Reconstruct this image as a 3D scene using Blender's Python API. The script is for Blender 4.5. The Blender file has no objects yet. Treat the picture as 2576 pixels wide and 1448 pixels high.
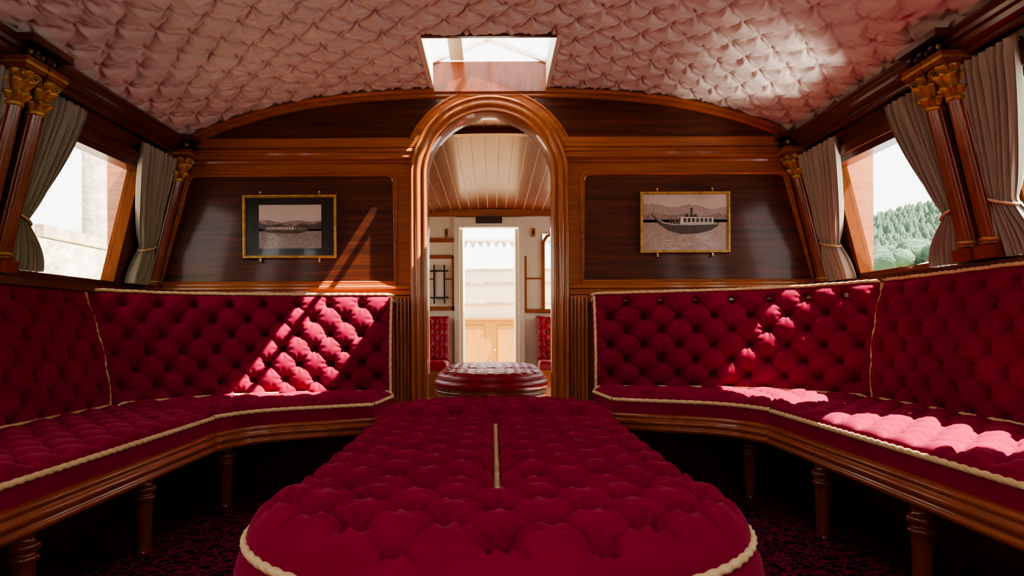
import bpy, math, random
import numpy as np
from mathutils import Vector
random.seed(3); np.random.seed(3)
EYE=0.71
pi=math.pi
# ------------------------------------------------------------------ materials
def newmat(name):
    m=bpy.data.materials.new(name); m.use_nodes=True
    nt=m.node_tree; b=nt.nodes['Principled BSDF']
    return m,nt,b
def link(nt,a,b): nt.links.new(a,b)
def plain(name,col,rough=.5,metal=0,coat=0,sheen=0,noise=None,bump=0,bscale=200,spec=.5,bdist=.002):
    m,nt,b=newmat(name)
    b.inputs['Base Color'].default_value=(*col,1); b.inputs['Roughness'].default_value=rough
    b.inputs['Metallic'].default_value=metal; b.inputs['Coat Weight'].default_value=coat
    b.inputs['Coat Roughness'].default_value=.06; b.inputs['Specular IOR Level'].default_value=spec
    b.inputs['Sheen Weight'].default_value=sheen
    tc=nt.nodes.new('ShaderNodeTexCoord')
    if noise:
        n=nt.nodes.new('ShaderNodeTexNoise'); n.inputs['Scale'].default_value=noise[0]; n.inputs['Detail'].default_value=4
        link(nt,tc.outputs['Object'],n.inputs['Vector'])
        r=nt.nodes.new('ShaderNodeValToRGB'); r.color_ramp.elements[0].position=.3; r.color_ramp.elements[1].position=.7
        r.color_ramp.elements[0].color=(*noise[1],1); r.color_ramp.elements[1].color=(*col,1)
        link(nt,n.outputs['Fac'],r.inputs['Fac']); link(nt,r.outputs['Color'],b.inputs['Base Color'])
    if bump:
        n=nt.nodes.new('ShaderNodeTexNoise'); n.inputs['Scale'].default_value=bscale; n.inputs['Detail'].default_value=3
        link(nt,tc.outputs['Object'],n.inputs['Vector'])
        bp=nt.nodes.new('ShaderNodeBump'); bp.inputs['Strength'].default_value=bump; bp.inputs['Distance'].default_value=bdist
        link(nt,n.outputs['Fac'],bp.inputs['Height']); link(nt,bp.outputs['Normal'],b.inputs['Normal'])
    return m
def wood(name,c1,c2,scale,rough=.25,coat=.5,spec=.35,cr_=.12):
    m,nt,b=newmat(name)
    tc=nt.nodes.new('ShaderNodeTexCoord'); mp=nt.nodes.new('ShaderNodeMapping')
    mp.inputs['Scale'].default_value=scale
    link(nt,tc.outputs['Object'],mp.inputs['Vector'])
    n=nt.nodes.new('ShaderNodeTexNoise'); n.inputs['Scale'].default_value=2; n.inputs['Detail'].default_value=8; n.inputs['Distortion'].default_value=.9
    link(nt,mp.outputs['Vector'],n.inputs['Vector'])
    r=nt.nodes.new('ShaderNodeValToRGB')
    r.color_ramp.elements[0].position=.28; r.color_ramp.elements[1].position=.72
    r.color_ramp.elements[0].color=(*c1,1); r.color_ramp.elements[1].color=(*c2,1)
    link(nt,n.outputs['Fac'],r.inputs['Fac']); link(nt,r.outputs['Color'],b.inputs['Base Color'])
    b.inputs['Roughness'].default_value=rough+.15; b.inputs['Coat Weight'].default_value=coat; b.inputs['Coat Roughness'].default_value=cr_
    b.inputs['Specular IOR Level'].default_value=spec
    return m
M={}
M['woodX']=wood('mahogany_light_x',(.25,.062,.012),(.42,.125,.026),(1.2,14,30),coat=.6,cr_=.09)
M['woodY']=wood('mahogany_light_y',(.19,.040,.009),(.31,.076,.018),(18,1.5,26),coat=.6,cr_=.09)
M['woodI']=wood('mahogany_ceiling_boards',(.14,.026,.009),(.23,.050,.016),(14,1.5,22),.12,.12,.22)
M['woodZ']=wood('mahogany_light_z',(.24,.060,.012),(.40,.118,.025),(24,18,1.5),coat=.75,cr_=.07)
M['dark']=wood('rosewood_panel',(.034,.008,.0035),(.125,.030,.010),(.9,14,22),.3,.30,.22)
M['darkY']=wood('mahogany_dark_y',(.06,.012,.005),(.13,.027,.010),(14,1.5,22),.2,.5,.3)
M['leg']=wood('mahogany_turned',(.15,.032,.009),(.27,.064,.016),(18,14,3),.2,.7)
M['jamb']=wood('mahogany_window_jamb',(.12,.035,.010),(.17,.052,.016),(18,14,3),.6,0,.05)
M['honey']=wood('honey_pine',(.34,.15,.018),(.45,.21,.032),(18,14,1.5),.4,.1)
M['velvet']=plain('velvet_crimson',(.235,.0036,.030),.9,sheen=.16,noise=(9,(.18,.0026,.021)),bump=.25,bscale=500,spec=.12)
vb=M['velvet'].node_tree.nodes['Principled BSDF']
vb.inputs['Sheen Tint'].default_value=(1,.25,.45,1); vb.inputs['Sheen Roughness'].default_value=.35
M['leather']=plain('leather_oxblood',(.40,.018,.036),.40,coat=.15,noise=(20,(.30,.014,.026)))
M['rope']=plain('cord_cream_gold',(.68,.50,.27),.7,noise=(60,(.54,.38,.18)))
M['ceil']=plain('ceiling_cloth',(.68,.565,.475),.9,sheen=.05,bump=.3,bscale=60,noise=(5,(.63,.515,.43)),spec=.2)
M['curtain']=plain('curtain_cloth',(.31,.28,.215),.85,sheen=.1,bump=.3,bscale=300,spec=.2)
M['gold']=plain('gilt',(.62,.40,.13),.42,metal=.65,noise=(40,(.34,.19,.05)))
M['brass']=plain('brass',(.75,.52,.2),.25,metal=1)
M['black']=plain('ebonised',(.012,.009,.008),.25,coat=.5)
M['white']=plain('cream_paint',(.72,.63,.49),.45)
M['sign']=plain('plaque',(.05,.03,.02),.4)
M['stone']=plain('dock_stone',(.62,.53,.41),.9,noise=(5,(.30,.24,.18)),bump=1,bscale=9,bdist=.03)
M['post']=plain('timber_post',(.46,.36,.26),.9,noise=(8,(.26,.20,.14)),bump=1,bscale=14,bdist=.02)
M['grass']=plain('meadow',(.32,.40,.17),.9,noise=(.05,(.19,.27,.12)))
M['tree']=plain('foliage',(.110,.155,.092),.95,noise=(.35,(.045,.080,.058)),bump=1,bscale=2.5,bdist=.6,spec=.1)
M['lake']=plain('lake_water',(.20,.24,.25),.5)
M['deckfloor']=plain('pale_linoleum',(.5,.42,.33),.5)
M['p_sky']=plain('print_sky',(.52,.385,.33),.3,noise=(9,(.62,.49,.43)),coat=.3); M['p_water']=plain('print_water',(.43,.31,.27),.3,noise=(70,(.31,.22,.19)),coat=.3)
M['p_hill']=plain('print_hill',(.17,.11,.095),.4,noise=(60,(.34,.24,.2))); M['p_dark']=plain('print_dark',(.04,.027,.022),.4,noise=(90,(.09,.06,.05)))
M['p_white']=plain('print_white',(.66,.55,.49),.4)
M['p_bsky']=plain('print_sky_grey',(.50,.40,.37),.3,noise=(12,(.58,.48,.44)),coat=.3); M['p_bwat']=plain('print_water_grey',(.30,.235,.225),.3,noise=(60,(.19,.15,.14)),coat=.3)
# carpet
m,nt,b=newmat('carpet_pattern')
tc=nt.nodes.new('ShaderNodeTexCoord'); n0=nt.nodes.new('ShaderNodeTexNoise'); n0.inputs['Scale'].default_value=14
v=nt.nodes.new('ShaderNodeTexVoronoi'); v.feature='DISTANCE_TO_EDGE'; v.inputs['Scale'].default_value=26
mx=nt.nodes.new('ShaderNodeVectorMath'); mx.operation='MULTIPLY_ADD'; mx.inputs[1].default_value=(.12,.12,.12)
link(nt,tc.outputs['Object'],n0.inputs['Vector']); link(nt,n0.outputs['Color'],mx.inputs[0]); link(nt,tc.outputs['Object'],mx.inputs[2])
link(nt,mx.outputs['Vector'],v.inputs['Vector'])
r=nt.nodes.new('ShaderNodeValToRGB'); r.color_ramp.elements[0].color=(.30,.028,.070,1); r.color_ramp.elements[0].position=.04
r.color_ramp.elements[1].color=(.028,.016,.028,1); r.color_ramp.elements[1].position=.12
link(nt,v.outputs['Distance'],r.inputs['Fac']); link(nt,r.outputs['Color'],b.inputs['Base Color']); b.inputs['Roughness'].default_value=.95
b.inputs['Specular IOR Level'].default_value=.1
M['carpet']=m
# glass
m=bpy.data.materials.new('window_glass'); m.use_nodes=True; nt=m.node_tree; nt.nodes.clear()
o=nt.nodes.new('ShaderNodeOutputMaterial'); t=nt.nodes.new('ShaderNodeBsdfTransparent'); g=nt.nodes.new('ShaderNodeBsdfGlossy'); g.inputs['Roughness'].default_value=.02
x=nt.nodes.new('ShaderNodeMixShader'); x.inputs[0].default_value=.04
link(nt,t.outputs[0],x.inputs[1]); link(nt,g.outputs[0],x.inputs[2]); link(nt,x.outputs[0],o.inputs[0]); M['glass']=m

# ------------------------------------------------------------------ mesh builder
class MB:
    def __init__(s): s.v=[];s.n=0;s.f=[];s.fm=[];s.fs=[];s.mats=[]
    def mi(s,k):
        if k not in s.mats: s.mats.append(k)
        return s.mats.index(k)
    def addv(s,a):
        a=np.asarray(a,float).reshape(-1,3); o=s.n; s.v.append(a); s.n+=len(a); return o
    def addf(s,fs,mat,smooth=False):
        k=s.mi(mat)
        s.f+=[tuple(int(i) for i in f) for f in fs]; s.fm+=[k]*len(fs); s.fs+=[smooth]*len(fs)
    def hexa(s,c,mat):
        o=s.addv(c)
        s.addf([(o,o+3,o+2,o+1),(o+4,o+5,o+6,o+7),(o,o+1,o+5,o+4),(o+1,o+2,o+6,o+5),(o+2,o+3,o+7,o+6),(o+3,o,o+4,o+7)],mat)
    def box(s,x0,x1,y0,y1,z0,z1,mat):
        s.hexa([(x0,y0,z0),(x1,y0,z0),(x1,y1,z0),(x0,y1,z0),(x0,y0,z1),(x1,y0,z1),(x1,y1,z1),(x0,y1,z1)],mat)
    def grid(s,P,mat,smooth=True,cu=False,cv=False,mask=None):
        nu,nv=P.shape[:2]; o=s.addv(P.reshape(-1,3)); fs=[]
        for i in range(nu if cu else nu-1):
            i2=(i+1)%nu
            for j in range(nv if cv else nv-1):
                if mask is not None and not mask[i,j]: continue
                j2=(j+1)%nv
                fs.append((o+i*nv+j,o+i2*nv+j,o+i2*nv+j2,o+i*nv+j2))
        s.addf(fs,mat,smooth); return o
    def poly(s,pts,mat):
        o=s.addv(pts); s.addf([tuple(range(o,o+len(pts)))],mat)
    def prism(s,pts,d,mat,side=None):
        pts=np.asarray(pts,float); n=len(pts); o=s.addv(pts); s.addv(pts+np.asarray(d))
        s.addf([tuple(range(o,o+n)),tuple(range(o+2*n-1,o+n-1,-1))],mat)
        s.addf([(o+i,o+n+i,o+n+(i+1)%n,o+(i+1)%n) for i in range(n)],side or mat)
    def sweep(s,path,prof,N,B,mat,closed=False,cprof=False,smooth=True,caps=False):
        path=np.asarray(path,float); N=np.broadcast_to(np.asarray(N,float),path.shape); B=np.broadcast_to(np.asarray(B,float),path.shape)
        prof=np.asarray(prof,float)
        P=path[:,None,:]+prof[None,:,0,None]*N[:,None,:]+prof[None,:,1,None]*B[:,None,:]
        o=s.grid(P,mat,smooth,closed,cprof)
        if caps:
            m=len(prof); n=len(path)
            s.addf([tuple(range(o,o+m)),tuple(range(o+(n-1)*m+m-1,o+(n-1)*m-1,-1))],mat)
    def lathe(s,c,prof,mat,seg=16,mod=None):
        th=np.linspace(0,2*pi,seg,endpoint=False); P=[]
        for r,z in prof:
            rr=r*(mod(th) if mod else 1)
            P.append(np.stack([c[0]+rr*np.cos(th),c[1]+rr*np.sin(th),np.full_like(th,c[2]+z)],1))
        s.grid(np.array(P),mat,True,False,True)
    def ball(s,c,r,mat,seg=8,rings=6,sc=(1,1,1)):
        P=[]
        for i in range(rings+1):
            a=pi*i/rings
            P.append([(c[0]+r*sc[0]*math.sin(a)*math.cos(t),c[1]+r*sc[1]*math.sin(a)*math.sin(t),c[2]+r*sc[2]*math.cos(a)) for t in np.linspace(0,2*pi,seg,endpoint=False)])
        s.grid(np.array(P),mat,True,False,True)
    def obj(s,name,parent=None):
        me=bpy.data.meshes.new(name)
        V=np.concatenate(s.v); me.from_pydata(V.tolist(),[],s.f)
        for k in s.mats: me.materials.append(M[k])
        me.polygons.foreach_set('material_index',s.fm); me.polygons.foreach_set('use_smooth',s.fs)
        me.update(); me.validate()
        o=bpy.data.objects.new(name,me); bpy.context.scene.collection.objects.link(o)
        if parent: o.parent=parent
        return o
def empty(name):
    o=bpy.data.objects.new(name,None); bpy.context.scene.collection.objects.link(o); return o
def resample(P,n=None,step=None):
    P=np.asarray(P,float); d=np.r_[0,np.cumsum(np.linalg.norm(np.diff(P,axis=0),axis=1))]
    if n is None: n=max(2,int(d[-1]/step)+1)
    t=np.linspace(0,d[-1],n)
    return np.stack([np.interp(t,d,P[:,k]) for k in range(P.shape[1])],1)
def cr(pts,n):
    p=np.asarray(pts,float); p=np.vstack([2*p[0]-p[1],p,2*p[-1]-p[-2]]); out=[]
    for i in range(1,len(p)-2):
        for t in np.linspace(0,1,24,endpoint=False):
            out.append(.5*((2*p[i])+(-p[i-1]+p[i+1])*t+(2*p[i-1]-5*p[i]+4*p[i+1]-p[i+2])*t*t+(-p[i-1]+3*p[i]-3*p[i+1]+p[i+2])*t**3))
    out.append(p[-2]); return resample(out,n)
def smoothpath(P,it=3):
    P=P.copy()
    for _ in range(it): P[1:-1]=(P[:-2]+2*P[1:-1]+P[2:])/4
    return P
def rope(mb,pts,r=.007,mat='rope',closed=False,seg=10,step=.005,period=.034):
    P=np.asarray(pts,float)
    if closed: P=np.vstack([P,P[:1]])
    P=resample(P,step=step)
    T=np.gradient(P,axis=0); T/=np.linalg.norm(T,axis=1)[:,None]+1e-9
    n=np.cross(T[0],(0,0,1.)); 
    if np.linalg.norm(n)<.1: n=np.cross(T[0],(0,1.,0))
    Ns=[]
    for t in T:
        n=n-t*np.dot(n,t); n=n/(np.linalg.norm(n)+1e-9); Ns.append(n)
    N=np.array(Ns); B=np.cross(T,N)
    th=np.linspace(0,2*pi,seg,endpoint=False); s=np.arange(len(P))*step
    rr=r*(.72+.38*np.abs(np.cos(1.5*th[None,:]-pi*s[:,None]/period*1.0)))
    G=P[:,None,:]+rr[...,None]*(np.cos(th)[None,:,None]*N[:,None,:]+np.sin(th)[None,:,None]*B[:,None,:])
    mb.grid(G,mat,True,False,True)
def tuft(u,v,su,rv,A,B,r0,vr=None,pw=.38,pl=.25):
    vc=v if vr is None else np.clip(v,vr[0],vr[1])
    a=u/su+vc/(2*rv); b=u/su-vc/(2*rv)
    sa=np.sin(pi*a)**2; sb=np.sin(pi*b)**2
    ep=.012
    puff=((sa/(sa+ep*4))*(1+ep*4)*(sb/(sb+ep*4))*(1+ep*4))**.5*.45+.55*(np.sqrt(sa*sb)+.01)**pw
    da=a-np.round(a); db=b-np.round(b)
    du=(da+db)/2*su; dv=(da-db)*rv+(v-vc)
    r2=du*du+dv*dv
    ang=np.arctan2(dv,du+1e-9)
    seed=np.round(a)*1.7+np.round(b)*2.9
    pleat=pl*A*np.cos(9*ang+seed)*np.exp(-((np.sqrt(r2)-1.8*r0)/(1.3*r0))**2)
    return A*puff-B*np.exp(-r2/r0**2)-.35*B*np.exp(-r2/(2.2*r0)**2)+pleat
def patch(mb,S,nu,nv,mat,T,R=.02,thick=.06,flip=1,fade=.045,buttons=True,inset=.05,pw=.38,wu0=1,topskip=0,Rv0=None):
    u=np.linspace(0,1,nu); v=np.linspace(0,1,nv); U,V=np.meshgrid(u,v,indexing='ij')
    P=S(U,V)
    dU=np.gradient(P,axis=0); dV=np.gradient(P,axis=1); N=np.cross(dU,dV)*flip; N/=np.linalg.norm(N,axis=2)[...,None]+1e-12
    Lu=np.linalg.norm(np.diff(P[:,nv//2],axis=0),axis=1).sum(); Lv=np.linalg.norm(np.diff(P[nu//2],axis=0),axis=1).sum()
    uu=U*Lu; vv=V*Lv; su,rv,A,B,r0=T
    nr=max(1,round((Lv-2*inset)/rv)); rv2=(Lv-2*inset)/nr
    e=np.minimum(np.minimum(uu*wu0+(.012 if wu0>1 else 0),Lu-uu),np.minimum(vv,Lv-vv))
    x=np.clip(e/fade,0,1); f=x*x*(3-2*x)
    nc=max(1,round(Lu/su)); su2=Lu/nc
    h=tuft(uu,vv-inset,su2,rv2,A,B,r0,(0,nr*rv2),pw=pw)*f
    h+=.003*np.sin(uu*9+3*vv)*f+.0012*np.sin(uu*41+vv*23)*f
    q=np.clip(1-e/R,0,1); h=h-R*(1-np.sqrt(1-q*q))
    P2=P+N*h[...,None]
    mb.grid(P2,mat,True)
    bd=[(i,0) for i in range(nu)]+[(nu-1,j) for j in range(1,nv)]+[(i,nv-1) for i in range(nu-2,-1,-1)]+[(0,j) for j in range(nv-2,0,-1)]
    I=np.array(bd); E=P2[I[:,0],I[:,1]]; NN=N[I[:,0],I[:,1]]
    mb.grid(np.stack([E,E-NN*thick],0),mat,True,False,True)
    if buttons:
        for k in range(nr+1-topskip):
            for c in range(-1,nc+1):
                bu=(c+(.5 if k%2 else 0))*su2; bv=inset+k*rv2
                if bu<.035 or bu>Lu-.035: continue
                i=min(nu-1,int(round(bu/Lu*(nu-1)))); j=min(nv-1,int(round(bv/Lv*(nv-1))))
                mb.ball(P2[i,j]+N[i,j]*.001,.006,mat,8,4)
    return P2,N
# ------------------------------------------------------------------ room geometry
YB=3.53; YF=-1.3
WT={-1:1.55,1:1.505}
def WX(s,z): return WT[s]+.25*(.873-z)
def CZ(x): return 1.176-.0687*np.abs(x)**3
SK=(-.285,.265,2.90,3.49); SK_FILL=(-.45,.43,-1.1,.45)  # second opening: unseen skylight added behind the camera for extra light
mb=MB(); mb.box(-2.0,2.0,YF,YB+.16,-.76,-.71,'carpet'); mb.obj('floor')
# ceiling (button-gathered cloth)
def lin(a,b,st): return np.linspace(a,b,max(2,int(round((b-a)/st))+1))[:-1]
xs=np.r_[lin(-1.57,SK_FILL[0],.007),lin(SK_FILL[0],SK[0],.007),lin(SK[0],SK[1],.007),lin(SK[1],SK_FILL[1],.007),lin(SK_FILL[1],1.53,.007),1.53]
ys=np.r_[lin(YF,SK_FILL[2],.05),lin(SK_FILL[2],SK_FILL[3],.05),lin(SK_FILL[3],1.9,.03),lin(1.9,2.4,.02),lin(2.4,SK[2],.006),lin(SK[2],SK[3],.006),lin(SK[3],YB,.006),YB]
X,Y=np.meshgrid(xs,ys,indexing='ij'); Zc=CZ(X)
Xw=X+.010*np.sin(Y*5+X*2)+.006*np.sin(Y*13-X*9); Yw=Y+.010*np.sin(X*6+1)+.006*np.sin(X*15+Y*11)
SU=.172; RV=.098
a=Xw/SU+Yw/(2*RV); b=Xw/SU-Yw/(2*RV)
ia=np.round(a); ib=np.round(b); fa=a-np.floor(a); fb=b-np.floor(b)
a2=a-.12*np.abs(np.sin(pi*fb)); b2=b+.12*np.abs(np.sin(pi*fa))
fa2=a2-np.floor(a2); fb2=b2-np.floor(b2)
prox=np.minimum(np.minimum(fa2,1-fa2),np.minimum(fb2,1-fb2))
puff=1-np.exp(-prox/.11)
near=np.clip(1-fa2,0,1)*np.clip(fb2,0,1)
h=.012*puff+.015*near*puff
da=a-ia; db=b-ib; du=(da+db)/2*SU; dv=(da-db)*RV; rr=np.sqrt(du*du+dv*dv); ang=np.arctan2(dv,du+1e-9); seed=np.sin(ia*12.9+ib*78.2)*3
h+=-.018*np.exp(-(rr/.013)**2)
h+=.0058*np.cos(7*ang+seed)*np.exp(-((rr-.028)/.026)**2)+.0034*np.cos(13*ang+2*seed)*np.exp(-((rr-.044)/.030)**2)
h+=.0020*np.sin(X*38+3*np.sin(Y*21))*np.sin(Y*29+X*9)+.0010*np.sin(X*90+5*np.sin(Y*33))*np.sin(Y*61)
def hd(k): return np.maximum(np.maximum(k[0]-X,X-k[1]),np.maximum(k[2]-Y,Y-k[3]))
f=np.clip(hd(SK)/.03,0,1)*np.clip(hd(SK_FILL)/.03,0,1)*np.clip((YB-Y)/.03,0,1)
h=h*f
P=np.stack([X,Y,Zc-h+.014],2)
xm=(xs[:-1]+xs[1:])/2; ym=(ys[:-1]+ys[1:])/2
XM,YM=np.meshgrid(xm,ym,indexing='ij')
ins=lambda k:(XM>k[0])&(XM<k[1])&(YM>k[2])&(YM<k[3])
mb=MB(); mb.grid(P,'ceil',True,mask=~(ins(SK)|ins(SK_FILL)))
mb.obj('ceiling')
mb=MB()
def roofstrip(x0,x1,y0,y1):
    xx=np.linspace(x0,x1,12); q=np.stack([np.stack([xx,np.full(12,y),CZ(xx)+.05],1) for y in (y0,y1)],0); mb.grid(q,'white',True)
for (y0,y1,k) in ((YF-.05,SK_FILL[2],0),(SK_FILL[2],SK_FILL[3],SK_FILL),(SK_FILL[3],SK[2],0),(SK[2],SK[3],SK),(SK[3],YB+.1,0)):
    if not k: roofstrip(-1.8,1.75,y0,y1)
    else: roofstrip(-1.8,k[0],y0,y1); roofstrip(k[1],1.75,y0,y1)
mb.obj('roof_deck')
def skylight(k,name):
    x0,x1,y0,y1=k; mb=MB(); zb=1.155; zt=1.31; t=.02
    mb.box(x0-t,x0,y0-t,y1+t,zb+.02,zt,'white'); mb.box(x1,x1+t,y0-t,y1+t,zb+.02,zt,'white')
    mb.box(x0,x1,y0-t,y0,zb+.02,zt,'darkY'); mb.box(x0-.0,x1+.0,y1,y1+t,zb+.0,zt-.01,'leg')
    zr=zt+.1; xc=(x0+x1)/2
    mb.box(xc-.012,xc+.012,y0,y1,zr-.02,zr,'white')
    for yy in (y0,y1-.02):
        for s in (-1,1):
            xe=x0 if s<0 else x1
            mb.hexa([(xe,yy,zt-.02),(xc,yy,zr-.02),(xc,yy+.02,zr-.02),(xe,yy+.02,zt-.02),(xe,yy,zt),(xc,yy,zr),(xc,yy+.02,zr),(xe,yy+.02,zt)],'white')
    mb.box(x0+.085,x0+.15,y0,y1,zt-.005,zt+.008,'white')
    o=mb.addv([(x0,y0,zt),(x0,y1,zt),(xc,y1,zr),(xc,y0,zr),(x1,y1,zt),(x1,y0,zt)])
    mb.addf([(o,o+1,o+2,o+3),(o+3,o+2,o+4,o+5)],'glass')
    mb.obj(name)
skylight(SK,'skylight'); skylight(SK_FILL,'skylight')  # the latter is out of view, added only to light the saloon
# side walls
WINS=[(2.46,3.24),(1.40,2.20),(.34,1.14),(-.95,-.10)]
ZS={-1:.19,1:.21}; ZH=.745
def qb(mb,s,y0,y1,z0,z1,o0,o1,mat):
    c=[]
    for z in (z0,z1):
        c+=[(s*(WX(s,z)+o0),y0,z),(s*(WX(s,z)+o1),y0,z),(s*(WX(s,z)+o1),y1,z),(s*(WX(s,z)+o0),y1,z)]
    mb.hexa(c,mat)
wn=1
for s,nm in ((-1,'left'),(1,'right')):
    mb=MB()
    qb(mb,s,YF,YB+.1,-.71,ZS[s],0,.06,'darkY')
    qb(mb,s,YF,YB+.1,ZH,.96,0,.06,'darkY')
    e=[YF]+[q for w in sorted(WINS) for q in w]+[YB+.1]
    for i in range(0,len(e),2): qb(mb,s,e[i],e[i+1],ZS[s],ZH,0,.06,'jamb')
    mb.obj('wall_'+nm)
    for (y0,y1) in WINS:
        mb=MB(); t=.028
        qb(mb,s,y0,y1,ZS[s],ZS[s]+t,-.012,.05,'darkY'); qb(mb,s,y0,y1,ZH-t,ZH,-.012,.05,'darkY')
        qb(mb,s,y0,y0+t,ZS[s]+t,ZH-t,-.012,.05,'jamb'); qb(mb,s,y1-t,y1,ZS[s]+t,ZH-t,-.012,.05,'jamb')
        qb(mb,s,y0+t,y1-t,ZS[s]+t,ZH-t,.03,.033,'glass')
        qb(mb,s,y0-.02,y1+.02,ZH-.005,ZH+.03,-.03,0,'darkY')
        mb.obj('window_%d'%wn); wn+=1
    mb=MB()
    prof=[(0,.845),(.018,.845),(.022,.852),(.022,.862),(.03,.866),(.04,.874),(.045,.888),(.058,.893),(.062,.905),(.056,.915),(.062,.925),(.05,.94),(0,.94)]
    path=[(s*(WX(s,.9)),YF,0),(s*(WX(s,.9)),YB,0)]
    mb.sweep(path,prof,(-s,0,0),(0,0,1),'darkY',caps=True,smooth=False)
    prof=[(0,.765),(.012,.765),(.02,.772),(.02,.785),(.01,.795),(0,.795)]
    mb.sweep([(s*WX(s,.78),YF,0),(s*WX(s,.78),YB,0)],prof,(-s,0,0),(0,0,1),'darkY',smooth=False)
    mb.obj('trim_%d'%(1 if s<0 else 2))
    mb=MB(); z=ZS[s]
    mb.box(min(s*(WX(s,z)-.07),s*(WX(s,z)+.0)),max(s*(WX(s,z)-.07),s*(WX(s,z)+.0)),YF,3.5,z-.03,z-.002,'darkY')
    mb.obj('trim_%d'%(3 if s<0 else 4))
# wall behind camera with an unseen opening added to let in fill light
mb=MB(); W_=.6
for (a_,b_) in ((-1.95,-W_),(W_,1.95)): mb.box(a_,b_,YF-.06,YF,-.71,1.2,'woodZ')
mb.box(-W_,W_,YF-.06,YF,-.71,.0,'woodZ'); mb.box(-W_,W_,YF-.06,YF,.75,1.2,'woodZ')
for xx in (-.2,.2): mb.box(xx-.02,xx+.02,YF-.05,YF,-.0,.75,'woodZ')
mb.obj('wall_front')
# ------------------------------------------------------------------ back wall
AX=-.014; RI=.31; AZ=.749
mb=MB()
th=np.linspace(0,pi,49)
xa=AX-RI*np.cos(th); za=AZ+RI*np.sin(th)
xl=np.linspace(-1.9,AX-RI,40); xr_=np.linspace(AX+RI,1.88,40)
def wallstrip(xx,zb):
    zt=CZ(np.clip(xx,-1.6,1.6))+.045
    P=np.stack([np.stack([xx,np.full_like(xx,YB),zb],1),np.stack([xx,np.full_like(xx,YB),zt],1)],1); mb.grid(P,'woodX',False)
    P2=P.copy(); P2[...,1]+=.12; mb.grid(P2,'woodX',False)
wallstrip(xl,np.full_like(xl,-.71)); wallstrip(xa,za); wallstrip(xr_,np.full_like(xr_,-.71))
mb.obj('wall_back')
def archpath(r):
    p=[(AX-r,z) for z in np.linspace(-.71,AZ,12)]+[(AX-r*math.cos(t),AZ+r*math.sin(t)) for t in np.linspace(0,pi,49)[1:-1]]+[(AX+r,z) for z in np.linspace(AZ,-.71,12)]
    n=[(-1,0)]*12+[(-math.cos(t),math.sin(t)) for t in np.linspace(0,pi,49)[1:-1]]+[(1,0)]*12
    return np.array([(a,YB,b) for a,b in p]),np.array([(a,0,b) for a,b in n])
P0,N0=archpath(RI)
prof=[(0,-.13),(0,.02),(.004,.03),(.010,.033),(.016,.030),(.018,.022),(.024,.022),(.030,.034),(.040,.042),(.050,.040),(.056,.032),(.060,.032),(.064,.042),(.070,.046),(.076,.042),(.080,.03),(.080,0)]
mb=MB(); mb.sweep(P0,prof,N0,(0,-1,0),'woodZ',smooth=True)
mb.sweep(P0,[(0,-.12),(0,-.14),(.07,-.14),(.07,-.12)],N0,(0,-1,0),'woodZ',smooth=False)
tt=np.linspace(.42,pi-.42,40)
pp=np.array([(AX-.388*math.cos(t),YB,AZ+.388*math.sin(t)) for t in tt]); nn=np.array([(-math.cos(t),0,math.sin(t)) for t in tt])
mb.sweep(pp,[(0,.012),(.03,.014),(.036,.022),(.044,.022),(.048,.012),(.048,0)],nn,(0,-1,0),'woodX',smooth=False)
mb.obj('trim_10')
def rrect(pts,r,n=6):
    out=[]; k=len(pts)
    for i in range(k):
        p=np.array(pts[i],float); a=np.array(pts[i-1],float); b=np.array(pts[(i+1)%k],float)
        rr=r[i]
        if rr<=0: out.append(p); continue
        d1=(a-p)/np.linalg.norm(a-p); d2=(b-p)/np.linalg.norm(b-p)
        for t in np.linspace(0,1,n):
            q=(1-t)**2*(p+d1*rr)+2*t*(1-t)*p+t*t*(p+d2*rr); out.append(q)
    return np.array(out)
tn=5
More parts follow.
